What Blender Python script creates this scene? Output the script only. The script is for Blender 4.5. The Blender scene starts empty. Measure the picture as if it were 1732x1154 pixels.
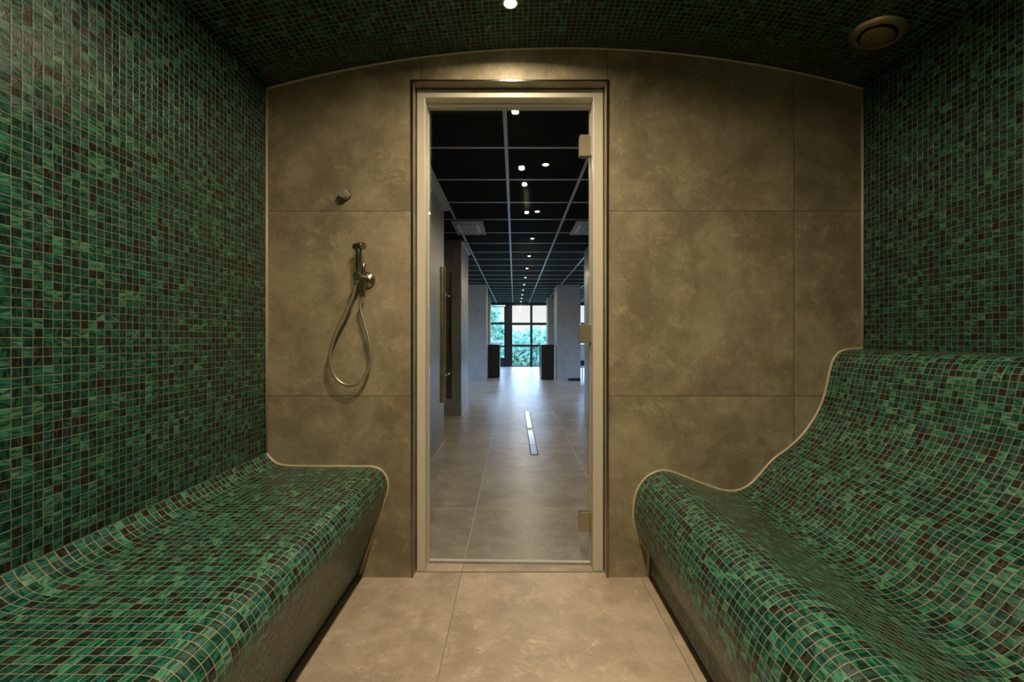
import bpy, bmesh, math, random
from mathutils import Vector, Matrix

random.seed(7)
sc = bpy.context.scene
C = sc.collection
PI = math.pi

# ------------------------------------------------------------------ camera
F = 750.0                     # focal length in pixels of the 1732 px wide frame
VX, VY = 870.0, 573.0         # vanishing point of the room axis
H = 1.029                     # eye height
D = 1.91                      # distance to the wall with the door

cam_d = bpy.data.cameras.new('camera')
cam_d.sensor_fit = 'HORIZONTAL'
cam_d.sensor_width = 36.0
cam_d.lens = 36.0 * F / 1732.0
cam_d.shift_x = (866.0 - VX) / 1732.0
cam_d.shift_y = (VY - 577.0) / 1732.0
cam_d.clip_start = 0.02
cam = bpy.data.objects.new('camera', cam_d)
cam.location = (0, 0, H)
cam.rotation_euler = (PI / 2, 0, 0)
C.objects.link(cam)
sc.camera = cam

# ------------------------------------------------------------------ exposure, sky
vs = sc.view_settings
sc.display_settings.display_device = 'sRGB'
vs.view_transform = 'Standard'
vs.look = 'None'
vs.gamma = 1.0
vs.use_curve_mapping = False
vs.exposure = 0.62

LAMP_COL = (1.0, 0.82, 0.56)
STEAM_W = 6.6
CORR_W = 3.4
SKY_K = 11.0

w = bpy.data.worlds.new('overcast_sky')
sc.world = w
w.use_nodes = True
wt = w.node_tree
wt.nodes.clear()
wo = wt.nodes.new('ShaderNodeOutputWorld')
bg = wt.nodes.new('ShaderNodeBackground')
tc = wt.nodes.new('ShaderNodeTexCoord')
sx = wt.nodes.new('ShaderNodeSeparateXYZ')
rp = wt.nodes.new('ShaderNodeValToRGB')
wt.links.new(tc.outputs['Generated'], sx.inputs[0])
wt.links.new(sx.outputs['Z'], rp.inputs[0])
wt.links.new(rp.outputs[0], bg.inputs[0])
wt.links.new(bg.outputs[0], wo.inputs[0])
bg.inputs[1].default_value = SKY_K
el = rp.color_ramp.elements
el[0].position = 0.0
el[0].color = (0.072, 0.070, 0.067, 1)      # pale haze on the horizon
el[1].position = 0.40
el[1].color = (0.36, 0.55, 1.0, 1)         # open blue sky overhead
e = el.new(0.10)
e.color = (0.062, 0.060, 0.058, 1)
e = el.new(0.18)
e.color = (0.46, 0.66, 1.0, 1)

def portal(name, x0, x1, z0, z1, y):
    l = bpy.data.lights.new(name, 'AREA')
    l.shape = 'RECTANGLE'
    l.size, l.size_y = x1 - x0, z1 - z0
    l.cycles.is_portal = True
    o = bpy.data.objects.new(name, l)
    o.location = ((x0 + x1) / 2, y, (z0 + z1) / 2)
    o.rotation_euler = (-PI / 2, 0, 0)
    C.objects.link(o)
portal('window_daylight', -3.4, 4.4, 0.0, 2.3, 16.22)
SWY0, SWY1 = 7.1, 10.6           # unseen side windows, added to the hall for bluish fill light
for nm_, x_, rz_ in (('added_side_daylight', -3.97, -PI / 2), ('added_side_daylight', 4.97, PI / 2)):
    l_ = bpy.data.lights.new(nm_, 'AREA')
    l_.shape = 'RECTANGLE'
    l_.size, l_.size_y = SWY1 - SWY0, 2.2
    l_.cycles.is_portal = True
    o_ = bpy.data.objects.new(nm_, l_)
    o_.location = (x_, (SWY0 + SWY1) / 2, 1.15)
    o_.rotation_euler = (PI / 2, 0, rz_)
    C.objects.link(o_)

# ------------------------------------------------------------------ node helper
class G:
    def __init__(s, name):
        s.m = bpy.data.materials.new(name)
        s.m.use_nodes = True
        s.t = s.m.node_tree
        s.t.nodes.clear()
        s.out = s.t.nodes.new('ShaderNodeOutputMaterial')
    def n(s, typ, **kw):
        nd = s.t.nodes.new('ShaderNode' + typ)
        for k, v in kw.items():
            setattr(nd, k, v)
        return nd
    def put(s, sock, v):
        if isinstance(v, bpy.types.NodeSocket):
            s.t.links.new(v, sock)
        elif v is not None:
            if isinstance(v, (tuple, list)) and len(v) == 3 and sock.type == 'RGBA':
                v = (*v, 1)
            sock.default_value = v
    def math(s, op, a, b=None, c=None):
        nd = s.n('Math', operation=op)
        for i, v in enumerate((a, b, c)):
            if v is not None:
                s.put(nd.inputs[i], v)
        return nd.outputs[0]
    def vmath(s, op, a, b=None):
        nd = s.n('VectorMath', operation=op)
        s.put(nd.inputs[0], a)
        if b is not None:
            s.put(nd.inputs[1], b)
        return nd.outputs['Value'] if op == 'DOT_PRODUCT' else nd.outputs[0]
    def comb(s, x, y, z):
        nd = s.n('CombineXYZ')
        for i, v in enumerate((x, y, z)):
            s.put(nd.inputs[i], v)
        return nd.outputs[0]
    def sep(s, v):
        nd = s.n('SeparateXYZ')
        s.put(nd.inputs[0], v)
        return nd.outputs
    def ramp(s, fac, stops, interp='LINEAR'):
        nd = s.n('ValToRGB')
        nd.color_ramp.interpolation = interp
        e = nd.color_ramp.elements
        while len(e) < len(stops):
            e.new(0.5)
        for i, (p, c) in enumerate(stops):
            e[i].position = p
            e[i].color = (c, c, c, 1) if isinstance(c, (int, float)) else (*c, 1)
        s.put(nd.inputs[0], fac)
        return nd.outputs[0]
    def mix(s, f, a, b, blend='MIX'):
        nd = s.n('Mix', data_type='RGBA', blend_type=blend)
        s.put(nd.inputs[0], f)
        s.put(nd.inputs[6], a)
        s.put(nd.inputs[7], b)
        return nd.outputs[2]
    def noise(s, vec, scale, detail=2.0, rough=0.5, dist=0.0):
        nd = s.n('TexNoise')
        s.put(nd.inputs['Vector'], vec)
        nd.inputs['Scale'].default_value = scale
        nd.inputs['Detail'].default_value = detail
        nd.inputs['Roughness'].default_value = rough
        nd.inputs['Distortion'].default_value = dist
        return nd.outputs['Fac']
    def smooth(s, v, a, b):
        nd = s.n('MapRange', interpolation_type='SMOOTHSTEP')
        s.put(nd.inputs[0], v)
        nd.inputs[1].default_value = a
        nd.inputs[2].default_value = b
        return nd.outputs[0]
    def bump(s, h, strength, dist):
        nd = s.n('Bump')
        nd.inputs['Strength'].default_value = strength
        nd.inputs['Distance'].default_value = dist
        s.put(nd.inputs['Height'], h)
        return nd.outputs[0]
    def bsdf(s, col, rough=0.5, metal=0.0, normal=None, emit=None, es=0.0, spec=0.5):
        nd = s.n('BsdfPrincipled')
        s.put(nd.inputs['Base Color'], col)
        s.put(nd.inputs['Roughness'], rough)
        s.put(nd.inputs['Metallic'], metal)
        s.put(nd.inputs['Specular IOR Level'], spec)
        if normal is not None:
            s.put(nd.inputs['Normal'], normal)
        if emit is not None:
            s.put(nd.inputs['Emission Color'], emit)
            s.put(nd.inputs['Emission Strength'], es)
        s.t.links.new(nd.outputs[0], s.out.inputs[0])
        return s.m

def plain(name, col, rough=0.5, metal=0.0, var=0.12, scale=30.0, spec=0.5):
    g = G(name)
    p = g.n('TexCoord').outputs['Object']
    f = g.noise(p, scale, 3.0)
    c = g.mix(f, tuple(v * (1 - var) for v in col), tuple(min(1, v * (1 + var)) for v in col))
    return g.bsdf(c, rough, metal, spec=spec)

def brushed(name, col, rough=0.28, stretch=(1, 1, 60)):
    g = G(name)
    p = g.n('TexCoord').outputs['Object']
    q = g.vmath('MULTIPLY', p, stretch)
    f = g.noise(q, 8.0, 2.0)
    c = g.mix(f, tuple(v * 0.85 for v in col), tuple(min(1, v * 1.12) for v in col))
    r = g.math('MULTIPLY_ADD', f, 0.14, rough - 0.07)
    return g.bsdf(c, r, 1.0)

# ---- glass mosaic; UV runs in tile units
def mosaic(name, seed=0.0, gain=1.0, rough=0.13):
    g = G(name)
    uv = g.n('UVMap').outputs[0]
    wob = g.n('TexNoise')
    g.put(wob.inputs['Vector'], uv)
    wob.inputs['Scale'].default_value = 0.55
    wob.inputs['Detail'].default_value = 1.0
    wv = g.vmath('SUBTRACT', wob.outputs['Color'], (0.5, 0.5, 0.5))
    uvw = g.vmath('ADD', uv, g.vmath('MULTIPLY', wv, (0.14, 0.14, 0.0)))
    u, v, _ = g.sep(uvw)
    cx, cy = g.math('FLOOR', u), g.math('FLOOR', v)
    fx, fy = g.math('SUBTRACT', g.math('FRACT', u), 0.5), g.math('SUBTRACT', g.math('FRACT', v), 0.5)
    wn = g.n('TexWhiteNoise', noise_dimensions='3D')
    g.put(wn.inputs['Vector'], g.comb(cx, cy, seed))
    r1 = wn.outputs['Value']
    r2, r3, r4 = g.sep(wn.outputs['Color'])
    ang = g.math('ADD', g.math('MULTIPLY', g.math('FLOOR', g.math('MULTIPLY', r2, 2.0)), PI / 2),
                 g.math('MULTIPLY', g.math('SUBTRACT', r3, 0.5), 0.7))
    vr = g.n('VectorRotate', rotation_type='Z_AXIS')
    g.put(vr.inputs['Vector'], g.comb(fx, fy, 0.0))
    g.put(vr.inputs['Angle'], ang)
    q = g.vmath('MULTIPLY', vr.outputs[0], (0.75, 3.3, 1.0))
    q = g.vmath('ADD', q, g.vmath('MULTIPLY', wn.outputs['Color'], (70.0, 70.0, 70.0)))
    st = g.noise(q, 1.0, 1.0, 0.4, 0.55)
    st = g.smooth(st, 0.34, 0.68)
    K = gain
    base = g.ramp(r1, [(0.0, (0.007 * K, 0.010 * K, 0.008 * K)), (0.06, (0.016 * K, 0.019 * K, 0.014 * K)),
                       (0.12, (0.006 * K, 0.018 * K, 0.013 * K)), (0.32, (0.004 * K, 0.030 * K, 0.020 * K)),
                       (0.56, (0.006 * K, 0.054 * K, 0.032 * K)), (0.70, (0.007 * K, 0.050 * K, 0.040 * K)),
                       (0.84, (0.013 * K, 0.085 * K, 0.048 * K)), (1.0, (0.034 * K, 0.110 * K, 0.064 * K))])
    tile = g.mix(st, g.mix(1.0, base, (0.38, 0.38, 0.40), 'MULTIPLY'), g.mix(1.0, base, (2.0, 1.95, 1.95), 'MULTIPLY'))
    # copper aventurine flecks in the brown pieces
    v2 = g.n('TexVoronoi')
    g.put(v2.inputs['Vector'], uv)
    v2.inputs['Scale'].default_value = 11.0
    fr, fg_, fb = g.sep(v2.outputs['Color'])
    fleck = g.math('MULTIPLY', g.math('GREATER_THAN', fr, 0.80), g.math('LESS_THAN', r1, 0.11))
    tile = g.mix(fleck, tile, (0.042, 0.036, 0.024))
    ex = g.math('MAXIMUM', g.math('ABSOLUTE', fx), g.math('ABSOLUTE', fy))
    gm = g.smooth(ex, 0.455, 0.472)
    col = g.mix(gm, tile, (0.18 * K, 0.172 * K, 0.115 * K))
    tilt = g.math('ADD', g.math('MULTIPLY', fx, g.math('SUBTRACT', r3, 0.5)), g.math('MULTIPLY', fy, g.math('SUBTRACT', r4, 0.5)))
    fine = g.noise(q, 2.0, 2.0, 0.5, 0.3)
    wav = g.noise(uv, 2.6, 2.0, 0.5, 0.2)
    h = g.math('MULTIPLY', tilt, 0.85)
    h = g.math('MULTIPLY_ADD', fine, 0.15, h)
    h = g.math('MULTIPLY_ADD', g.noise(g.vmath('MULTIPLY', uv, (7.0, 16.0, 1.0)), 1.0, 3.0, 0.6), 0.14, h)
    h = g.math('MULTIPLY_ADD', wav, 0.12, h)
    h = g.math('MULTIPLY_ADD', fr, g.math('MULTIPLY', fleck, 0.10), h)
    h = g.math('SUBTRACT', h, g.math('MULTIPLY', g.smooth(ex, 0.39, 0.47), 0.45))
    nm = g.bump(h, 0.9, 0.0028)
    ro = g.mix(gm, g.comb(g.math('MULTIPLY_ADD', st, 0.10, rough), 0, 0), (0.75, 0.75, 0.75))
    rx, _, _ = g.sep(ro)
    return g.bsdf(col, rx, g.math('MULTIPLY', fleck, 0.7), nm, spec=0.5)

# ---- large concrete-look porcelain tiles; axes picked by index
def concrete(name, dark, light, ia, ib, pa, pb, oa, ob, groutcol, rough=0.45, gw=0.0035, extra=None, noisescale=1.0, vein=0.5, seed=0.0):
    g = G(name)
    pos = g.n('NewGeometry').outputs['Position']
    xyz = g.sep(pos)
    a, b = xyz[ia], xyz[ib]
    ua = g.math('DIVIDE', g.math('SUBTRACT', a, oa), pa)
    ub = g.math('DIVIDE', g.math('SUBTRACT', b, ob), pb)
    ca, cb = g.math('FLOOR', ua), g.math('FLOOR', ub)
    wn = g.n('TexWhiteNoise', noise_dimensions='3D')
    g.put(wn.inputs['Vector'], g.comb(ca, cb, seed))
    pv = g.vmath('ADD', pos, g.vmath('MULTIPLY', wn.outputs['Color'], (40.0, 40.0, 40.0)))
    n1 = g.noise(pv, 2.6 * noisescale, 7.0, 0.62, 0.6)
    n2 = g.noise(pv, 11.0 * noisescale, 8.0, 0.66, 0.4)
    n3 = g.noise(pv, 70.0, 4.0, 0.6)
    f = g.math('ADD', g.math('MULTIPLY', n1, 0.62), g.math('MULTIPLY', n2, 0.38))
    f = g.smooth(f, 0.35, 0.66)
    f = g.math('MULTIPLY_ADD', g.math('SUBTRACT', n3, 0.5), 0.75, f)
    col = g.mix(f, dark, light)
    # thin pale scuffs, like trowel marks
    n4 = g.noise(pv, 4.5 * noisescale, 6.0, 0.7, 1.6)
    sc_ = g.smooth(g.math('ABSOLUTE', g.math('SUBTRACT', n4, 0.5)), 0.030, 0.0)
    sc_ = g.math('MULTIPLY', sc_, g.smooth(n2, 0.45, 0.65))
    col = g.mix(g.math('MULTIPLY', sc_, vein), col, tuple(min(1, x * 1.28) for x in light))
    tone = g.math('MULTIPLY_ADD', wn.outputs['Value'], 0.14, 0.93)
    col = g.mix(1.0, col, g.comb(tone, tone, tone), 'MULTIPLY')
    da = g.math('MULTIPLY', g.math('SUBTRACT', 0.5, g.math('ABSOLUTE', g.math('SUBTRACT', g.math('FRACT', ua), 0.5))), pa)
    db = g.math('MULTIPLY', g.math('SUBTRACT', 0.5, g.math('ABSOLUTE', g.math('SUBTRACT', g.math('FRACT', ub), 0.5))), pb)
    d = g.math('MINIMUM', da, db)
    if extra is not None:
        d = g.math('MINIMUM', d, g.math('ABSOLUTE', g.math('SUBTRACT', a, extra)))
    gm = g.smooth(d, gw * 0.5 + 0.0006, gw * 0.5 - 0.0006)
    col = g.mix(gm, col, groutcol)
    h = g.math('SUBTRACT', g.math('MULTIPLY', n3, 0.25), gm)
    h = g.math('MULTIPLY_ADD', n2, 0.35, h)
    nm = g.bump(h, 0.35, 0.0015)
    ro = g.math('MULTIPLY_ADD', n2, 0.22, rough - 0.11)
    return g.bsdf(col, ro, 0.0, nm)

def glass(name, tint, refl=0.04):
    g = G(name)
    lw = g.n('LayerWeight')
    lw.inputs[0].default_value = 0.5
    p5 = g.math('POWER', lw.outputs['Facing'], 5.0)
    fac = g.math('MULTIPLY_ADD', p5, 1 - refl, refl)
    tr = g.n('BsdfTransparent')
    g.put(tr.inputs[0], tint)
    gl = g.n('BsdfGlossy')
    gl.inputs['Roughness'].default_value = 0.0
    mx = g.n('MixShader')
    g.put(mx.inputs[0], fac)
    g.t.links.new(tr.outputs[0], mx.inputs[1])
    g.t.links.new(gl.outputs[0], mx.inputs[2])
    g.t.links.new(mx.outputs[0], g.out.inputs[0])
    return g.m

def emitter(name, col, strength):
    g = G(name)
    return g.bsdf((0.8, 0.8, 0.8), 0.3, 0.0, emit=col, es=strength)

MO_WALL = mosaic('green_glass_mosaic', 1.0, 1.0, 0.15)
MO_BENCH = mosaic('green_glass_mosaic_bench', 5.0, 1.5, 0.17)
MO_CEIL = mosaic('green_glass_mosaic_vault', 9.0, 1.3)
TILE_WALL = concrete('taupe_wall_tile', (0.215, 0.176, 0.108), (0.40, 0.335, 0.212), 0, 2, 0.802, 0.797, 0.402, 0.782,
                     (0.16, 0.13, 0.08), 0.52, 0.004, vein=0.55, seed=3.0)
TILE_FLOOR = concrete('beige_floor_tile', (0.40, 0.312, 0.232), (0.62, 0.50, 0.39), 0, 1, 0.777, 0.797, -0.232, 1.952,
                      (0.30, 0.27, 0.20), 0.40, 0.004, vein=0.7, seed=11.0)
TILE_CORR = concrete('grey_beige_floor_tile', (0.30, 0.265, 0.215), (0.50, 0.455, 0.38), 0, 1, 0.777, 0.797, -0.232, 1.893,
                     (0.58, 0.54, 0.46), 0.34, 0.0075, vein=0.55, seed=17.0)
FRAME = plain('cream_painted_aluminium', (0.66, 0.61, 0.50), 0.45, 0.0, 0.03)
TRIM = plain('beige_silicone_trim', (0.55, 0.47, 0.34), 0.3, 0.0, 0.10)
STEEL = brushed('brushed_steel', (0.62, 0.54, 0.40), 0.26, (60, 60, 1))
DSTEEL = brushed('dark_brushed_steel', (0.10, 0.09, 0.07), 0.22, (60, 60, 1))
HINGE = plain('satin_bronze_steel', (0.40, 0.35, 0.26), 0.38, 0.75, 0.03)
SATIN = plain('satin_nickel', (0.42, 0.40, 0.35), 0.45, 0.6, 0.03)
GUN = brushed('gunmetal_steel', (0.32, 0.285, 0.22), 0.30, (20, 20, 4))
HOSE = plain('metal_hose', (0.50, 0.44, 0.33), 0.36, 0.75, 0.05)
BRONZE = brushed('bronze', (0.50, 0.42, 0.27), 0.32, (12, 12, 12))
POLI = plain('polished_chrome', (0.66, 0.63, 0.58), 0.08, 1.0, 0.02)
EDGE = plain('dark_chrome_edge', (0.24, 0.225, 0.20), 0.18, 0.95, 0.05)
BLACK = plain('black_rubber', (0.012, 0.012, 0.012), 0.6)
GLASS = glass('clear_door_glass', (0.97, 0.98, 0.98), 0.035)
PANE = glass('window_glass', (0.96, 0.98, 0.985), 0.03)
LENS = emitter('warm_lamp_lens', (1.0, 0.86, 0.62), 34.0)
LENS_C = emitter('corridor_lamp_lens', (1.0, 0.90, 0.72), 10.0)
WHITE = plain('white_plastic', (0.72, 0.72, 0.72), 0.4)

# ------------------------------------------------------------------ mesh helpers
def link(name, bm, mat, parent=None, smooth=False, recalc=True):
    if recalc:
        bmesh.ops.recalc_face_normals(bm, faces=bm.faces[:])
    me = bpy.data.meshes.new(name)
    if smooth:
        for f in bm.faces:
            f.smooth = True
    bm.to_mesh(me)
    bm.free()
    me.materials.append(mat)
    o = bpy.data.objects.new(name, me)
    C.objects.link(o)
    if parent is not None:
        o.parent = parent
    return o

def sharp(o, deg=35):
    me = o.data
    for p in me.polygons:
        p.use_smooth = True
    me.set_sharp_from_angle(angle=math.radians(deg))
    return o

def bx(bm, x0, x1, y0, y1, z0, z1, bevel=0.0, seg=2):
    vs_ = [bm.verts.new((x, y, z)) for x in (x0, x1) for y in (y0, y1) for z in (z0, z1)]
    fs = [(0, 1, 3, 2), (4, 6, 7, 5), (0, 4, 5, 1), (2, 3, 7, 6), (0, 2, 6, 4), (1, 5, 7, 3)]
    faces = [bm.faces.new([vs_[i] for i in f]) for f in fs]
    if bevel > 0:
        edges = list({e for f in faces for e in f.edges})
        bmesh.ops.bevel(bm, geom=edges, offset=bevel, segments=seg, profile=0.5, affect='EDGES')

def box(name, dims, mat, parent=None, bevel=0.0, seg=2):
    bm = bmesh.new()
    bx(bm, *dims, bevel=bevel, seg=seg)
    return link(name, bm, mat, parent)

def basis(d):
    d = d.normalized()
    up = Vector((0, 0, 1)) if abs(d.z) < 0.9 else Vector((0, 1, 0))
    a = d.cross(up).normalized()
    return a, a.cross(d).normalized()

def tube(bm, pts, r, n=12, caps=True):
    pts = [Vector(p) for p in pts]
    rs = r if isinstance(r, (list, tuple)) else [r] * len(pts)
    rings = []
    a = None
    for i, p in enumerate(pts):
        if i == 0: d = pts[1] - pts[0]
        elif i == len(pts) - 1: d = pts[-1] - pts[-2]
        else: d = (pts[i + 1] - p).normalized() + (p - pts[i - 1]).normalized()
        d.normalize()
        if a is None:
            a, b = basis(d)
        else:
            a = (a - d * a.dot(d)).normalized()
            b = a.cross(d).normalized()
        rings.append([bm.verts.new(p + rs[i] * (math.cos(2 * PI * k / n) * a + math.sin(2 * PI * k / n) * b)) for k in range(n)])
    for i in range(len(rings) - 1):
        for k in range(n):
            bm.faces.new((rings[i][k], rings[i][(k + 1) % n], rings[i + 1][(k + 1) % n], rings[i + 1][k]))
    if caps:
        bm.faces.new(rings[0][::-1])
        bm.faces.new(rings[-1])

def lathe(bm, prof, origin, axis, n=32):
    """prof: (radius, height) along axis"""
    ax = Vector(axis).normalized()
    a, b = basis(ax)
    o = Vector(origin)
    rings = []
    for r, h in prof:
        if r < 1e-6:
            rings.append([bm.verts.new(o + ax * h)])
        else:
            rings.append([bm.verts.new(o + ax * h + r * (math.cos(2 * PI * k / n) * a + math.sin(2 * PI * k / n) * b)) for k in range(n)])
    for i in range(len(rings) - 1):
        p, q = rings[i], rings[i + 1]
        for k in range(n):
            k2 = (k + 1) % n
            if len(p) == 1 and len(q) == 1: continue
            if len(p) == 1: bm.faces.new((p[0], q[k2], q[k]))
            elif len(q) == 1: bm.faces.new((p[k], p[k2], q[0]))
            else: bm.faces.new((p[k], p[k2], q[k2], q[k]))

def spline(pts, n=6):
    """Catmull-Rom through 2-D or 3-D points"""
    P = [Vector(p) for p in pts]
    P = [P[0] * 2 - P[1]] + P + [P[-1] * 2 - P[-2]]
    out = []
    for i in range(1, len(P) - 2):
        p0, p1, p2, p3 = P[i - 1], P[i], P[i + 1], P[i + 2]
        t0, t1 = 0.0, (p1 - p0).length ** 0.5
        t2 = t1 + (p2 - p1).length ** 0.5
        t3 = t2 + (p3 - p2).length ** 0.5
        for k in range(n):
            t = t1 + (t2 - t1) * k / n
            a1 = (t1 - t) / (t1 - t0) * p0 + (t - t0) / (t1 - t0) * p1
            a2 = (t2 - t) / (t2 - t1) * p1 + (t - t1) / (t2 - t1) * p2
            a3 = (t3 - t) / (t3 - t2) * p2 + (t - t2) / (t3 - t2) * p3
            b1 = (t2 - t) / (t2 - t0) * a1 + (t - t0) / (t2 - t0) * a2
            b2 = (t3 - t) / (t3 - t1) * a2 + (t - t1) / (t3 - t1) * a3
            out.append((t2 - t) / (t2 - t1) * b1 + (t - t1) / (t2 - t1) * b2)
    out.append(P[-2])
    return out

def empty(name, loc=(0, 0, 0)):
    o = bpy.data.objects.new(name, None)
    o.location = loc
    o.empty_display_size = 0.1
    C.objects.link(o)
    return o

def tag(o, label, cat, group=None):
    o['label'] = label
    o['category'] = cat
    if group:
        o['group'] = group
    return o

def struct(o):
    o['kind'] = 'structure'
    return o

def keep(o, parent):
    """parent while keeping the mesh where it was modelled (parents are unrotated here)"""
    o.parent = parent
    o.matrix_parent_inverse = Matrix.Translation(-Vector(parent.location))
    return o

def px(x, y, Y=D):
    """pixel of the photograph on the plane at distance Y -> (X, z)"""
    return ((x - VX) * Y / F, H + (VY - y) * Y / F)

PITCH = 0.0215
YB = -0.95                       # back wall
XL, XR = -1.07, 1.502
AX, AZ, AR = 0.216, 2.281, 4.81  # vault: apex and radius

def vault(x):
    return AZ - AR + math.sqrt(AR * AR - (x - AX) ** 2)

# ------------------------------------------------------------------ steam room shell
def uvgrid(name, prof, y0, y1, mat, back, parent=None, smooth=True, v0=0.0, u0=0.0):
    """extrude an X-Z profile along Y, UV in tile units; 'back' closes the solid behind it"""
    bm = bmesh.new()
    uvl = bm.loops.layers.uv.new('UVMap')
    L = [0.0]
    for i in range(1, len(prof)):
        L.append(L[-1] + (Vector(prof[i]) - Vector(prof[i - 1])).length)
    A = [bm.verts.new((p[0], y0, p[1])) for p in prof]
    B = [bm.verts.new((p[0], y1, p[1])) for p in prof]
    for i in range(len(prof) - 1):
        f = bm.faces.new((A[i], A[i + 1], B[i + 1], B[i]))
        f.smooth = smooth
        uvs = ((L[i], y0), (L[i + 1], y0), (L[i + 1], y1), (L[i], y1))
        for lp, (a, b) in zip(f.loops, uvs):
            lp[uvl].uv = (a / PITCH + u0, (y1 - b) / PITCH + v0) if False else (a / PITCH + u0, (D - b) / PITCH + v0)
    if back:
        A2 = [bm.verts.new((p[0], y0, p[1])) for p in back]
        B2 = [bm.verts.new((p[0], y1, p[1])) for p in back]
        ra, rb = [A[-1]] + A2 + [A[0]], [B[-1]] + B2 + [B[0]]
        for i in range(len(ra) - 1):
            bm.faces.new((ra[i], ra[i + 1], rb[i + 1], rb[i]))
        bm.faces.new(A + A2)
        bm.faces.new((B + B2)[::-1])
    return link(name, bm, mat, parent)

# walls left and right (profiles run downwards so that grout starts under the vault)
struct(uvgrid('wall_left', [(XL, 2.30), (XL, 0.0)], YB, D, MO_WALL, [(XL - 0.12, 0.0), (XL - 0.12, 2.30)], smooth=False))
struct(uvgrid('wall_right', [(XR, 0.0), (XR, 2.30)], YB, D, MO_WALL, [(XR + 0.12, 2.30), (XR + 0.12, 0.0)], smooth=False, u0=0.35))
arc = [(XL + (XR - XL) * i / 48, vault(XL + (XR - XL) * i / 48)) for i in range(49)]
struct(uvgrid('ceiling', arc, YB, D, MO_CEIL, [(XR, 2.46), (XL, 2.46)]))
# back wall behind the viewer
bm = bmesh.new()
uvl = bm.loops.layers.uv.new('UVMap')
bx(bm, XL - 0.12, XR + 0.12, YB - 0.12, YB, 0, 2.46)
for f in bm.faces:
    for lp in f.loops:
        lp[uvl].uv = (lp.vert.co.x / PITCH, lp.vert.co.z / PITCH)
struct(link('wall_back', bm, MO_WALL))

# wall with the door opening
OX0, OX1, OZ = -0.436, 0.397, 2.135
WX0, WX1, WZ = -4.0, 5.0, 2.55
bm = bmesh.new()
loop = [(WX0, 0), (OX0, 0), (OX0, OZ), (OX1, OZ), (OX1, 0), (WX1, 0), (WX1, WZ), (WX0, WZ)]
for (x0, x1, z0, z1) in ((WX0, OX0, 0, WZ), (OX1, WX1, 0, WZ), (OX0, OX1, OZ, WZ)):
    bx(bm, x0, x1, D, 2.07, z0, z1)
bmesh.ops.remove_doubles(bm, verts=bm.verts[:], dist=1e-5)
struct(link('wall_front', bm, TILE_WALL))

# floors
struct(box('floor', (XL, XR, YB, 2.004, -0.10, 0.0), TILE_FLOOR))
struct(box('floor', (WX0, WX1, 2.004, 16.45, -0.10, 0.0), TILE_CORR))

# beige trim along every edge of the door wall
LB = [px(*p) for p in ((452, 766.7), (458.8, 776.8), (469, 784.5), (485, 788), (520, 788.8), (566, 789.2), (605, 789.4), (629, 789.8), (641, 793.3), (650.5, 802), (655.6, 814), (655.5, 828), (650, 846))]
LBASE = px(607, 977)
RB = [px(*p) for p in ((1459, 590), (1446, 590.2), (1434, 591.5), (1421, 595.5), (1411, 606), (1405, 622), (1399.5, 647.5), (1393, 673), (1385, 693), (1373, 714),
                       (1354, 739), (1333.7, 757.5), (1308, 777), (1288, 799), (1272, 816.5), (1258, 826), (1241, 830.7), (1220, 828.8), (1189.5, 819),
                       (1158.7, 807), (1138, 799), (1122.6, 796.2), (1107, 799.5), (1091.8, 809), (1079, 827.6), (1073, 848), (1071.3, 871), (1075, 893), (1084, 914), (1097, 936))]
LB[0] = (XL + 0.0025, LB[0][1])
RB[0] = (XR - 0.0025, RB[0][1])
LBS = [tuple(p) for p in spline(LB, 6)]
RBS = [tuple(p) for p in spline(RB, 5)]
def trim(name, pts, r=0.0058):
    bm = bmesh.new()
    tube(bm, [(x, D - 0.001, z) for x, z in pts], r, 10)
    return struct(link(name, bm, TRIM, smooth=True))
trim('trim_1', [(XL + 0.003, vault(XL)), (XL + 0.003, LB[0][1])])
trim('trim_2', [(XR - 0.003, vault(XR)), (XR - 0.003, RB[0][1])])
trim('trim_3', arc, 0.0052)
trim('trim_4', LBS + [(LBASE[0] + 0.004, 0.02)])
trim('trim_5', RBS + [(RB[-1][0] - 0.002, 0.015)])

# ------------------------------------------------------------------ tiled benches
bench = empty('tiled_bench', (-0.82, 0.48, 0))
tag(bench, 'low flat-topped steam room bench in green glass mosaic along the left wall', 'bench')
o = uvgrid('seat', LBS + [(LBASE[0], 0.028)], YB + 0.003, D - 0.002, MO_BENCH, [(XL + 0.0025, 0.028)])
sharp(o, 50); keep(o, bench)
keep(box('shadow_gap_strip', (XL + 0.05, LBASE[0] - 0.012, YB + 0.003, D - 0.002, 0.0, 0.028), BLACK), bench)  # black strip stands for the dark shadow gap at the floor

lounger = empty('tiled_lounger', (1.05, 0.48, 0))
tag(lounger, 'wavy reclining steam room lounger in green glass mosaic along the right wall', 'bench')
xb = RB[-1][0]
o = uvgrid('seat', RBS, YB + 0.003, D - 0.002, MO_BENCH, [(XR - 0.0025, RB[-1][1])])
sharp(o, 50); keep(o, lounger)
o = uvgrid('front_panel', [(xb + 0.004, RB[-1][1]), (xb + 0.004, 0.024)], YB + 0.003, D - 0.002, MO_BENCH, [(XR - 0.0025, 0.024), (XR - 0.0025, RB[-1][1])], smooth=False, u0=0.3)
keep(o, lounger)
keep(box('shadow_gap_strip', (xb + 0.016, XR - 0.05, YB + 0.003, D - 0.002, 0.0, 0.024), BLACK), lounger)  # shade of the gap below the panel, put in as black

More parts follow.
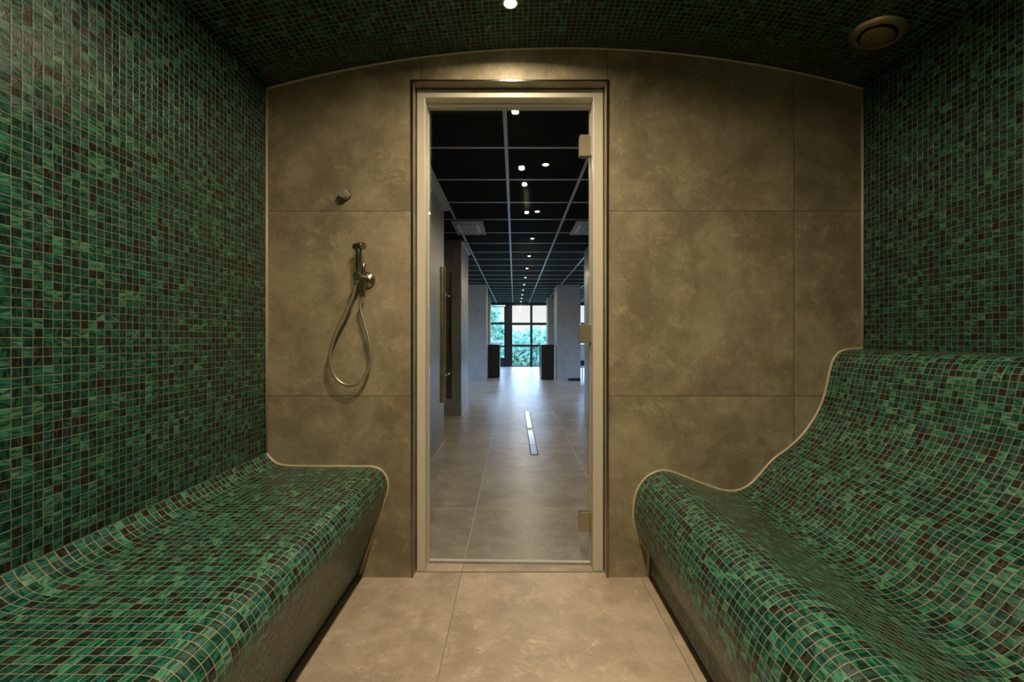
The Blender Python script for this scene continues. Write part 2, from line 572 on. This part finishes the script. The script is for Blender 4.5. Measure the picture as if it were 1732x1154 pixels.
# ------------------------------------------------------------------ door opening edge profile
bm = bmesh.new()
e0 = 0.009
for d_ in ((OX0 - e0, OX0, D - 0.004, D + 0.004, 0, OZ + e0), (OX1, OX1 + e0, D - 0.004, D + 0.004, 0, OZ + e0), (OX0, OX1, D - 0.004, D + 0.004, OZ, OZ + e0)):
    bx(bm, *d_, bevel=0.0015)
struct(link('trim_6', bm, EDGE))
struct(box('trim_7', (OX0, OX1, 1.953, 2.03, 0.0, 0.003), TILE_FLOOR))

# ------------------------------------------------------------------ glass door
door = struct(empty('door_1', (0, 2.0, 0)))
FX0, FX1, FZ = -0.431, 0.3925, 2.130
IX0, IX1, IZ = -0.3934, 0.3475, 2.092
FY0, FY1 = 1.955, 2.055
bm = bmesh.new()
bx(bm, FX0, IX0, FY0, FY1, 0.003, FZ, bevel=0.004)
bx(bm, IX1, FX1, FY0, FY1, 0.003, FZ, bevel=0.004)
bx(bm, IX0 - 0.006, IX1 + 0.006, FY0 + 0.0004, FY1, IZ, FZ, bevel=0.004)
bx(bm, IX0 - 0.002, IX0 + 0.004, 2.026, 2.05, 0.003, IZ, bevel=0.001)
bx(bm, IX1 - 0.004, IX1 + 0.002, 2.026, 2.05, 0.003, IZ, bevel=0.001)
bx(bm, IX0, IX1, 2.000, 2.05, IZ - 0.009, IZ + 0.002, bevel=0.001)
fo = keep(link('door_frame', bm, FRAME), door)

leaf_d = math.radians(1.5)
hinge = Vector((IX1 - 0.004, 2.008, 0))
def leafrot(o):
    """swing a piece of the door leaf ajar about the hinge line"""
    Mx = Matrix.Translation(hinge) @ Matrix.Rotation(-leaf_d, 4, 'Z') @ Matrix.Translation(-hinge)
    o.data.transform(Mx)
    return keep(o, door)
GX0, GX1 = IX0 + 0.006, IX1 - 0.006
leafrot(box('glass_panel', (GX0, GX1, 2.004, 2.012, 0.021, IZ - 0.012), GLASS))
leafrot(box('bottom_seal', (GX0, GX1, 2.002, 2.014, 0.014, 0.021), WHITE, bevel=0.001))
def hinge_mesh(z0, z1):
    bm = bmesh.new()
    x0, x1 = 0.2926, 0.338
    r = 0.009
    for (ya, yb) in ((1.992, 2.004), (2.012, 2.024)):
        prof = [(x1, z0), (x1, z1)]
        for cxx, czz, a0 in ((x0 + r, z1 - r, 90), (x0 + r, z0 + r, 180)):
            for k in range(7):
                a = math.radians(a0 + 90 * k / 6)
                prof.append((cxx + r * math.cos(a), czz + r * math.sin(a)))
        A = [bm.verts.new((x, ya, z)) for x, z in prof]
        B = [bm.verts.new((x, yb, z)) for x, z in prof]
        bm.faces.new(A); bm.faces.new(B[::-1])
        for i in range(len(A)):
            j = (i + 1) % len(A)
            bm.faces.new((A[i], A[j], B[j], B[i]))
        front = [e_ for e_ in bm.edges if abs(e_.verts[0].co.y - ya) < 1e-6 and abs(e_.verts[1].co.y - ya) < 1e-6]
        if ya < 2.0:
            bmesh.ops.bevel(bm, geom=front, offset=0.002, segments=2, profile=0.5, affect='EDGES')
    bx(bm, x1, IX1 + 0.001, 1.999, 2.02, z0 + 0.006, z1 - 0.006)
    return bm
for z0, z1 in ((1.851, 1.947), (1.008, 1.096), (0.159, 0.247)):
    h_ = link('hinge', hinge_mesh(z0, z1), HINGE)
    keep(h_, door)
# pull handle: a bar on each face of the glass, joined by two stand-offs
handle = empty('pull_handle', (0, 0, 0))
handle.parent = door
handle.matrix_parent_inverse = Matrix.Translation(-Vector(door.location))
hz0, hz1 = 0.745, 1.347
for (hx, hy, mt) in ((-0.318, 1.958, STEEL), (-0.309, 2.098, DSTEEL)):
    bm = bmesh.new()
    lathe(bm, [(0, 0), (0.0125, 0), (0.0142, 0.002), (0.0142, hz1 - hz0 - 0.002), (0.0125, hz1 - hz0), (0, hz1 - hz0)], (hx, hy, hz0), (0, 0, 1), 28)
    b_ = sharp(link('bar', bm, mt)); b_.parent = handle
for zz in (0.866, 1.229):
    bm = bmesh.new()
    tube(bm, [(-0.318, 1.962, zz), (-0.309, 2.094, zz)], 0.0095, 16)
    for yy in (2.016, 2.030):
        lathe(bm, [(0, 0), (0.012, 0), (0.012, 0.006), (0, 0.006)], (-0.3135, yy - (0.0 if yy > 2.02 else 0.0), zz), (0, 1, 0), 20)
    s_ = sharp(link('standoff', bm, POLI)); s_.parent = handle

# ------------------------------------------------------------------ hand shower
sh = empty('hand_shower', (-0.634, D, 1.281))
tag(sh, 'gunmetal hand shower with looped metal hose on the wall left of the door', 'shower')
def part(name, bm, mat, root, deg=40, parent=None):
    o = sharp(link(name, bm, mat), deg)
    if parent is not None:
        o.parent = parent
    else:
        keep(o, root)
    return o
bm = bmesh.new()
lathe(bm, [(0, 0), (0.036, 0), (0.036, 0.004)] + [(0.036 * math.cos(a), 0.004 + 0.024 * math.sin(a)) for a in [math.radians(9 * k) for k in range(1, 8)]] + [(0.016, 0.027), (0, 0.0275)],
      (-0.634, D, 1.281), (0, -1, 0), 40)
part('wall_rosette', bm, GUN, sh)
bm = bmesh.new()
lathe(bm, [(0, 0), (0.0155, 0), (0.0155, 0.072), (0.0165, 0.074), (0.0165, 0.084), (0.0155, 0.0855), (0, 0.0855)],
      (-0.635, 1.893, 1.2815), (-0.0105, -0.0835, 0.0045), 28)
part('bracket_arm', bm, GUN, sh)
bm = bmesh.new()
lathe(bm, [(0, 1.204), (0.0065, 1.204), (0.0075, 1.207), (0.0075, 1.243), (0.0095, 1.246), (0.0095, 1.322), (0.0075, 1.323), (0.0075, 1.327), (0.0095, 1.328), (0.0095, 1.343), (0.008, 1.345), (0, 1.345)],
      (-0.6345, 1.866, 0), (0, 0, 1), 24)
part('shut_off_valve', bm, GUN, sh)
bm = bmesh.new()
lathe(bm, [(0, 1.27), (0.0085, 1.27), (0.0105, 1.30), (0.0105, 1.318), (0.0135, 1.322), (0.0135, 1.405), (0, 1.405)], (-0.6447, 1.836, 0), (0, 0, 1), 28)
wand = part('handle', bm, GUN, sh)
bm = bmesh.new()
lathe(bm, [(0, -0.027), (0.014, -0.027), (0.0155, -0.0255), (0.0155, 0.022), (0.014, 0.0235), (0, 0.0235)], (-0.6415, 1.836, 1.4115), (0.86, -0.5, 0.0), 32)
part('spray_head', bm, GUN, sh, parent=wand)
hp = [(604.5, 470), (602.4, 478), (595.5, 504.5), (578.5, 539), (563, 577), (557.3, 605), (562, 629), (575.4, 646.6), (592, 652.3), (608.2, 646.6), (621.5, 627), (626.6, 602), (623.2, 573.8), (614.7, 542.6), (609.2, 516), (608.3, 499)]
ys = [1.836, 1.836, 1.838, 1.842, 1.846, 1.850, 1.853, 1.856, 1.858, 1.860, 1.861, 1.862, 1.864, 1.866, 1.866, 1.866]
hp3 = []
for (a, b), yy in zip(hp, ys):
    X, Z = px(a, b, yy)
    hp3.append((X, yy, Z))
hp3[-1] = (-0.6345, 1.866, 1.206)
hp3[0] = (-0.6447, 1.836, 1.272)
pts = spline(hp3, 10)
bm = bmesh.new()
tube(bm, pts, [0.0068 if i % 2 else 0.0061 for i in range(len(pts))], 14)
part('hose', bm, HOSE, sh, 80)

# call button above
bt = empty('wall_button', (*px(581, 330, D)[:1], D, 1.645))
bt.location = (-0.726, D, 1.645)
tag(bt, 'small round metal push button on the wall above the hand shower', 'button')
bm = bmesh.new()
lathe(bm, [(0, 0), (0.0235, 0), (0.0235, 0.006), (0.0225, 0.008), (0, 0.008)], (-0.726, D, 1.645), (0, -1, 0), 32)
part('rim', bm, EDGE, bt)
bm = bmesh.new()
lathe(bm, [(0, 0.008), (0.0205, 0.008), (0.0205, 0.038), (0.0185, 0.041), (0, 0.0418)], (-0.726, D, 1.645), (0, -1, 0), 32)
part('push_cap', bm, SATIN, bt)

# ------------------------------------------------------------------ bronze vent in the vault
vx, vy = 1.336, 1.629
vz = vault(vx)
vent = empty('ceiling_vent', (vx, vy, vz))
tag(vent, 'round bronze air vent with central disc in the dark vault near the right wall', 'vent')
vn = -Vector((vx - AX, 0, vz - (AZ - AR))).normalized()
bm = bmesh.new()
lathe(bm, [(0.091, -0.004), (0.091, 0.002), (0.086, 0.007), (0.072, 0.011), (0.062, 0.010), (0.059, 0.006), (0.059, -0.004)], (vx, vy, vz), vn, 48)
part('outer_ring', bm, BRONZE, vent)
bm = bmesh.new()
lathe(bm, [(0, 0.002), (0.060, 0.002), (0.060, 0.003), (0, 0.003)], (vx, vy, vz), vn, 40)
part('dark_throat', bm, BLACK, vent)
bm = bmesh.new()
lathe(bm, [(0, 0.003), (0.012, 0.003), (0.012, 0.010), (0.050, 0.010), (0.053, 0.013), (0.051, 0.017), (0.030, 0.0195), (0, 0.0205)], (vx, vy, vz), vn, 40)
part('centre_disc', bm, BRONZE, vent)

# ------------------------------------------------------------------ lamps
def area(name, loc, power, size, col, spread=PI):
    l = bpy.data.lights.new(name, 'AREA')
    l.shape = 'DISK'
    l.size = size
    l.energy = power
    l.color = col
    l.spread = spread
    o = bpy.data.objects.new(name, l)
    o.location = loc
    return o

def downlight(x, y, z, label, group, lens, rim, power, col, r=0.032, spread=PI):
    t = empty('downlight', (x, y, z))
    tag(t, label, 'ceiling light', group)
    bm = bmesh.new()
    lathe(bm, [(r, 0.004), (r, -0.004), (r * 0.92, -0.008), (r * 0.72, -0.008), (r * 0.68, -0.004), (r * 0.68, 0.004)], (x, y, z), (0, 0, 1), 32)
    part('bezel', bm, rim, t)
    bm = bmesh.new()
    lathe(bm, [(r * 0.68, -0.002), (r * 0.6, -0.007), (r * 0.35, -0.0125), (0, -0.014)], (x, y, z), (0, 0, 1), 24)
    part('lens', bm, lens, t)
    l = area('lamp', (x, y, z - 0.018), power, r * 1.2, col, spread)
    C.objects.link(l)
    keep(l, t)
    return t

SL = [(-0.015, 1.637, 0.62, 'bright recessed spotlight in the mosaic vault just above the glass door'),
      (-0.010, 0.83, 1.30, 'recessed spotlight in the vault, second from the glass door'),
      (0.00, 0.49, 1.15, 'recessed spotlight in the vault, third from the glass door'),
      (0.00, -0.30, 0.95, 'recessed spotlight in the vault, farthest from the glass door')]
for x, y, pw, lab in SL:
    downlight(x, y, vault(x) - 0.001, lab, 'vault spotlights', LENS, BRONZE, STEAM_W * pw, LAMP_COL, spread=math.radians(166))

# ------------------------------------------------------------------ corridor beyond the glass
ZC = H + 1.32
def panel_mat(name, dark, light, stretch, rough=0.45):
    g = G(name)
    p = g.n('NewGeometry').outputs['Position']
    n1 = g.noise(g.vmath('MULTIPLY', p, stretch), 6.0, 5.0, 0.6, 0.3)
    n2 = g.noise(p, 3.0, 5.0, 0.6, 0.4)
    f = g.math('ADD', g.math('MULTIPLY', n1, 0.6), g.math('MULTIPLY', n2, 0.4))
    c = g.mix(g.smooth(f, 0.3, 0.7), dark, light)
    x, y, z = g.sep(p)
    zz = g.math('FRACT', g.math('DIVIDE', g.math('SUBTRACT', z, 0.782), 0.797))
    d = g.math('MULTIPLY', g.math('SUBTRACT', 0.5, g.math('ABSOLUTE', g.math('SUBTRACT', zz, 0.5))), 0.797)
    c = g.mix(g.smooth(d, 0.0035, 0.0015), c, tuple(v * 0.6 for v in dark))
    return g.bsdf(c, rough)
PANEL = panel_mat('grey_streaked_wall_tile', (0.20, 0.195, 0.175), (0.33, 0.32, 0.29), (9, 9, 0.6), 0.35)
PLASTER = panel_mat('grey_wall_tile', (0.27, 0.27, 0.26), (0.36, 0.36, 0.35), (2, 2, 2), 0.5)
CEILB = plain('black_ceiling_panel', (0.007, 0.007, 0.008), 0.9, 0, 0.3, 200.0, spec=0.12)
GRID = plain('grey_ceiling_grid', (0.50, 0.51, 0.53), 0.35, 0.2)
DARKW = plain('dark_window_frame', (0.018, 0.030, 0.045), 0.35)
BLKCAB = plain('black_cabinet', (0.010, 0.010, 0.012), 0.35)
CASS = plain('grey_cassette', (0.34, 0.37, 0.41), 0.45)

struct(box('ceiling', (WX0, WX1, 2.07, 16.45, ZC, ZC + 0.08), CEILB))
bm = bmesh.new()
for k in range(-6, 9):
    x = -0.056 + 0.594 * k
    bx(bm, x - 0.012, x + 0.012, 2.07, 16.3, ZC - 0.006, ZC - 0.0004)
for k in range(-1, 22):
    y = 3.056 + 0.6135 * k
    bx(bm, WX0, WX1, y - 0.012, y + 0.012, ZC - 0.0055, ZC - 0.0004)
gr = struct(link('trim_8', bm, GRID))

def wallbox(name, dims, mat):
    return struct(box(name, dims, mat))
wallbox('wall_corridor_left', (-0.95, -0.706, 2.07, 4.445, 0, ZC), PANEL)
wallbox('wall_corridor_left', (-4.0, -0.709, 5.91, 6.82, 0, ZC), PANEL)  # extended out of view on the left to block daylight from the bay
wallbox('wall_corridor_left', (-1.9, -0.685, 10.81, 11.5, 0, ZC), PLASTER)
wallbox('wall_corridor_left', (-1.3, -0.767, 13.9, 14.5, 0, ZC), PLASTER)
wallbox('wall_corridor_right', (1.052, 1.30, 2.07, 6.676, 0, ZC), PANEL)
wallbox('wall_corridor_right', (1.038, 1.614, 10.81, 11.6, 0, ZC), PLASTER)
wallbox('wall_corridor_right', (1.064, 1.55, 14.1, 14.7, 0, ZC), PLASTER)
for nm_, xa, xb_ in (('wall_outer_left', WX0 - 0.15, WX0), ('wall_outer_right', WX1, WX1 + 0.15)):
    bm = bmesh.new()
    bx(bm, xa, xb_, D, SWY0, 0, WZ)
    bx(bm, xa, xb_, SWY1, 16.45, 0, WZ)
    bx(bm, xa, xb_, SWY0, SWY1, 2.27, WZ)
    struct(link(nm_, bm, PLASTER))
    xm = (xa + xb_) / 2
    t = struct(empty('added_window_3' if xa < 0 else 'added_window_4', (xm, SWY0, 0)))  # out-of-view window, added to throw bluish daylight on the pillars
    bm = bmesh.new()
    for y_ in (SWY0 + 0.03, (2 * SWY0 + SWY1) / 3, (SWY0 + 2 * SWY1) / 3, SWY1 - 0.03):
        bx(bm, xm - 0.03, xm + 0.03, y_ - 0.03, y_ + 0.03, 0, 2.27)
    for z_ in (0.03, 1.57, 2.24):
        bx(bm, xm - 0.028, xm + 0.028, SWY0, SWY1, z_ - 0.03, z_ + 0.03)
    keep(link('window_frame', bm, DARKW), t)
    keep(box('window_pane', (xm - 0.003, xm + 0.003, SWY0, SWY1, 0.01, 2.26), PANE), t)
# pale angle trims where the panelled walls meet the ceiling, and a dark plinth
struct(box('trim_9', (-0.712, -0.655, 2.07, 4.46, ZC - 0.035, ZC - 0.007), GRID))
struct(box('trim_10', (-0.715, -0.672, 5.90, 6.83, ZC - 0.035, ZC - 0.007), GRID))
struct(box('baseboard_right', (1.31, 1.614, 10.798, 10.81, 0, 0.065), BLKCAB))
for i, (xx, y0, y1) in enumerate(((-0.706, 2.07, 4.445), (-0.709, 5.91, 6.82))):
    struct(box('trim_%d' % (11 + i), (xx, xx + 0.007, y0, y1, 0, 0.006), TRIM))
struct(box('trim_13', (1.045, 1.052, 2.07, 6.676, 0, 0.006), TRIM))

# corridor downlights
order = ['nearest', 'second nearest', 'third nearest', 'fourth nearest', 'fifth', 'sixth', 'seventh', 'eighth', 'ninth', 'tenth', 'eleventh']
for i in range(11):
    y = 3.345 + 1.235 * i
    if y > 15.9: break
    nm = order[i] + (' ceiling spot' if i < 4 else ' ceiling spot from the glass door')
    downlight(0.236, y, ZC - 0.0005, nm + ' in the row down the black corridor ceiling' + (' seen through the door' if i < 4 else ''), 'corridor ceiling spots', LENS_C, GUN, CORR_W, (1.0, 0.86, 0.64), 0.033)

# air cassettes
def cassette(x0, x1, y0, y1, label):
    t = empty('air_cassette', ((x0 + x1) / 2, (y0 + y1) / 2, ZC))
    tag(t, label, 'air conditioner', 'ceiling air cassettes')
    z1 = ZC - 0.0062
    keep(box('housing', (x0, x1, y0, y1, z1 - 0.020, z1), CASS, bevel=0.004), t)
    w_ = x1 - x0
    for a in (0.17, 0.80):
        xs = x0 + w_ * a
        keep(box('air_slot', (xs - 0.018, xs + 0.018, y0 + 0.13, y1 - 0.12, z1 - 0.0235, z1 - 0.0195), WHITE), t)
    bm = bmesh.new()
    bx(bm, x0 + w_ * 0.27, x0 + w_ * 0.72, y0 + 0.12, y1 - 0.11, z1 - 0.0245, z1 - 0.0195, bevel=0.002)
    pl = keep(link('grille_plate', bm, CASS), t)
    cxx, cyy = x0 + w_ * 0.495, (y0 + y1) / 2
    bm = bmesh.new()
    lathe(bm, [(0, -0.0262), (0.014, -0.0262), (0.014, -0.0240), (0, -0.0240)], (cxx, cyy, z1), (0, 0, 1), 16)
    keep(link('sensor', bm, BLACK), t)
cassette(-0.704, -0.352, 4.90, 5.53, 'left air cassette in the black corridor ceiling, beside the grey wall end')
cassette(0.686, 1.036, 4.90, 5.53, 'right air cassette in the black corridor ceiling, half hidden by the door frame')

# linear floor drain
dr = empty('floor_drain', (0.178, 5.0, 0))
tag(dr, 'long narrow steel drain channel set in the corridor floor', 'floor drain')
for (y0, y1) in ((3.93, 4.98), (5.10, 6.22)):
    bm = bmesh.new()
    x0, x1 = 0.150, 0.206
    bx(bm, x0 - 0.008, x0, y0, y1, 0.0, 0.004)
    bx(bm, x1, x1 + 0.008, y0, y1, 0.0, 0.004)
    bx(bm, x0 - 0.008, x1 + 0.008, y0 - 0.006, y0, 0.0, 0.004)
    bx(bm, x0 - 0.008, x1 + 0.008, y1, y1 + 0.006, 0.0, 0.004)
    keep(link('channel_frame', bm, BLACK), dr)
POL = plain('polished_steel', (0.66, 0.68, 0.70), 0.16, 1.0, 0.03)
for (y0, y1) in ((3.93, 4.26), (4.285, 4.98), (5.10, 5.86), (5.885, 6.22)):
    keep(box('cover_plate', (0.151, 0.205, y0 + 0.003, y1 - 0.003, 0.0005, 0.0035), POL), dr)

# black cabinets by the windows
def cabinet(x0, x1, y0, y1, h, label, handle_x):
    t = empty('cabinet', ((x0 + x1) / 2, (y0 + y1) / 2, 0))
    tag(t, label, 'cabinet')
    keep(box('body', (x0, x1, y0 + 0.018, y1, 0.03, h - 0.022), BLKCAB, bevel=0.003), t)
    keep(box('plinth', (x0 + 0.02, x1 - 0.02, y0 + 0.05, y1 - 0.02, 0.0, 0.03), BLACK), t)
    keep(box('top', (x0 - 0.004, x1 + 0.004, y0, y1 + 0.004, h - 0.022, h), BLKCAB, bevel=0.003), t)
    keep(box('door', (x0 + 0.004, x1 - 0.004, y0, y0 + 0.017, 0.035, h - 0.026), BLKCAB, bevel=0.002), t)
cabinet(-0.74, -0.386, 11.60, 12.25, 0.875, 'black waist-high cabinet left of the bright window bay', 0)
cabinet(0.676, 0.985, 11.00, 12.05, 0.88, 'black waist-high cabinet right of the bright window bay', 0)
tag(box('white_board', (0.990, 1.024, 10.94, 11.16, 0, 0.84), WHITE, bevel=0.003), 'narrow white board upright between the right black cabinet and grey pillar', 'board')

# lounge chair glimpsed behind the right pillar
ch = empty('lounge_chair', (1.92, 11.3, 0))
tag(ch, 'white lounge chair with dark cushion glimpsed past the right grey pillar', 'chair')
keep(box('seat', (1.66, 2.18, 11.0, 11.6, 0.30, 0.36), WHITE, bevel=0.01), ch)
keep(box('cushion', (1.68, 2.16, 11.02, 11.56, 0.36, 0.47), BLKCAB, bevel=0.02), ch)
bm = bmesh.new()
bx(bm, 1.66, 2.18, 11.56, 11.63, 0.36, 0.85, bevel=0.01)
keep(link('backrest', bm, WHITE), ch)
for lx in (1.69, 2.15):
    for ly in (11.03, 11.57):
        bm = bmesh.new()
        tube(bm, [(lx, ly, 0), (lx, ly, 0.31)], 0.016, 10)
        keep(link('leg', bm, WHITE), ch)

# ------------------------------------------------------------------ window wall
YW = 16.3
def zpx(y):
    return H + (VY - y) * YW / F
wallbox('wall_far', (-0.326, -0.124, YW - 0.12, YW + 0.06, 0, ZC), DARKW)
wallbox('wall_far', (WX0, -0.326, YW - 0.02, YW + 0.06, 0, 0.28), DARKW)
wallbox('wall_far', (WX0, WX1, YW - 0.02, YW + 0.15, zpx(516), WZ), DARKW)
def window(name, x0, x1, z0, z1, mull, trans):
    t = struct(empty(name, ((x0 + x1) / 2, YW, z0)))
    bm = bmesh.new()
    f = 0.045
    bx(bm, x0, x0 + f, YW - 0.03, YW + 0.03, z0, z1)
    bx(bm, x1 - f, x1, YW - 0.03, YW + 0.03, z0, z1)
    bx(bm, x0, x1, YW - 0.029, YW + 0.029, z0, z0 + f)
    bx(bm, x0, x1, YW - 0.029, YW + 0.029, z1 - 0.02, z1)
    for m_ in mull:
        bx(bm, m_ - 0.043, m_ + 0.043, YW - 0.031, YW + 0.031, z0, z1)
    for z, hh in trans:
        bx(bm, x0, x1, YW - 0.028, YW + 0.028, z - hh, z + hh)
    keep(link('window_frame', bm, DARKW), t)
    keep(box('window_pane', (x0 + 0.01, x1 - 0.01, YW - 0.003, YW + 0.003, z0 + 0.01, z1 - 0.01), PANE), t)
    return t
window('window_1', -0.124, WX1, 0.0, zpx(516), (0.622, 1.30, 2.0, 2.75, 3.5, 4.2), ((zpx(548), 0.045), (zpx(585), 0.042)))
window('window_2', WX0, -0.326, 0.28, zpx(518.6), (-1.25, -2.2, -3.1), ((zpx(547.4), 0.04), (zpx(586), 0.03)))

# balcony and rail outside the left window
wallbox('floor_balcony', (-4.0, -0.35, 16.46, 17.75, -0.12, -0.02), PLASTER)
rl = empty('balcony_railing', (-2.2, 17.6, 0))
tag(rl, 'pale balcony railing outside the left window', 'railing')
bm = bmesh.new(); bx(bm, -4.0, -0.36, 17.57, 17.65, 0.86, 0.94, bevel=0.006)
keep(link('handrail', bm, WHITE), rl)
for k in range(30):
    x = -3.95 + 0.123 * k
    keep(box('baluster', (x - 0.008, x + 0.008, 17.60, 17.62, -0.02, 0.86), CASS), rl)

# ------------------------------------------------------------------ trees and ground outside
g = G('tree_leaf')
oi = g.n('ObjectInfo')
geo = g.n('NewGeometry')
f = g.noise(geo.outputs['Position'], 2.2, 4.0, 0.6)
c = g.mix(g.smooth(f, 0.3, 0.7), (0.08, 0.21, 0.14), (0.34, 0.52, 0.35))
df = g.n('BsdfDiffuse'); g.put(df.inputs[0], c)
tr = g.n('BsdfTranslucent'); g.put(tr.inputs[0], c)
mx = g.n('MixShader'); mx.inputs[0].default_value = 0.35
g.t.links.new(df.outputs[0], mx.inputs[1]); g.t.links.new(tr.outputs[0], mx.inputs[2])
g.t.links.new(mx.outputs[0], g.out.inputs[0])
LEAF = g.m
BARK = plain('bark', (0.10, 0.075, 0.05), 0.9)
LAWN = plain('lawn', (0.05, 0.16, 0.09), 0.9, 0, 0.4, 3.0)
struct(box('ground', (-40, 45, 16.6, 90, -5.1, -5.0), LAWN))

def tree(x, y, top, rad, n, label, seed, leaf=0.16, sparse=False):
    rnd = random.Random(seed)
    zg = -5.0
    t = empty('tree', (x, y, zg))
    tag(t, label, 'tree', 'trees outside the windows')
    hgt = top - zg
    bm = bmesh.new()
    tube(bm, [(x, y, zg), (x + 0.1, y, zg + hgt * 0.35), (x - 0.05, y + 0.1, zg + hgt * 0.75)], [0.22, 0.16, 0.07], 10)
    for k in range(5):
        a = rnd.uniform(0, 2 * PI)
        tube(bm, [(x, y, zg + hgt * (0.35 + 0.08 * k)), (x + math.cos(a) * rad * 0.7, y + math.sin(a) * rad * 0.7, zg + hgt * (0.5 + 0.09 * k))], [0.07, 0.025], 7)
    keep(link('trunk', bm, BARK, smooth=True), t)
    bm = bmesh.new()
    blobs = []
    cz = top - rad * 1.15
    for k in range(26):
        a, b = rnd.uniform(0, 2 * PI), rnd.uniform(-1, 1)
        q = rnd.uniform(0.35, 0.64)
        r_ = rad * rnd.uniform(0.22, 0.42)
        blobs.append((Vector((x + math.cos(a) * rad * q * math.sqrt(1 - b * b), y + math.sin(a) * rad * q * math.sqrt(1 - b * b), cz + b * rad * 1.15 * q)), r_))
    for k in range(n):
        c0, r_ = blobs[rnd.randrange(len(blobs))]
        d = Vector((rnd.gauss(0, 1), rnd.gauss(0, 1), rnd.gauss(0, 1))).normalized()
        p = c0 + d * r_ * rnd.uniform(0.6, 1.0)
        if p.z > top: p.z = top - rnd.uniform(0, 0.3)
        u_ = Vector((rnd.gauss(0, 1), rnd.gauss(0, 1), rnd.gauss(0, 1))).normalized()
        v_ = u_.cross(d)
        if v_.length < 1e-3: continue
        v_.normalize()
        s1, s2 = leaf * rnd.uniform(0.6, 1.2), leaf * rnd.uniform(0.35, 0.7)
        bm.faces.new([bm.verts.new(p + u_ * s1), bm.verts.new(p + v_ * s2), bm.verts.new(p - u_ * s1), bm.verts.new(p - v_ * s2)])
    keep(link('foliage', bm, LEAF, recalc=False), t)
TR = [(-2.0, 20.5, 3.9, 1.95, 4300, 'tall leafy tree filling the left window, its branches crossing the sky', 0.12),
      (2.0, 20.5, 0.75, 1.55, 5000, 'bushy tree low at the right of the central window, behind the right cabinet', 0.12),
      (0.65, 24.8, 1.95, 1.68, 5600, 'bushy green tree in the middle of the central window', 0.13),
      (-2.85, 24.8, 1.9, 1.62, 5200, 'dense green tree low in the left window behind the railing', 0.13),
      (-0.80, 29.3, 2.6, 1.78, 5200, 'rounded treetop at the left of the central window, just under the upper bar', 0.15),
      (2.85, 29.3, 2.5, 1.72, 5200, 'rounded treetop at the right of the central window, just under the upper bar', 0.15),
      (1.2, 34.2, 2.6, 2.5, 6000, 'hazy treetop farthest back in the middle of the central window', 0.17)]
for i, (x, y, top, rad, n, lab, lf) in enumerate(TR):
    tree(x, y, top, rad, n, lab, 100 + i, lf)
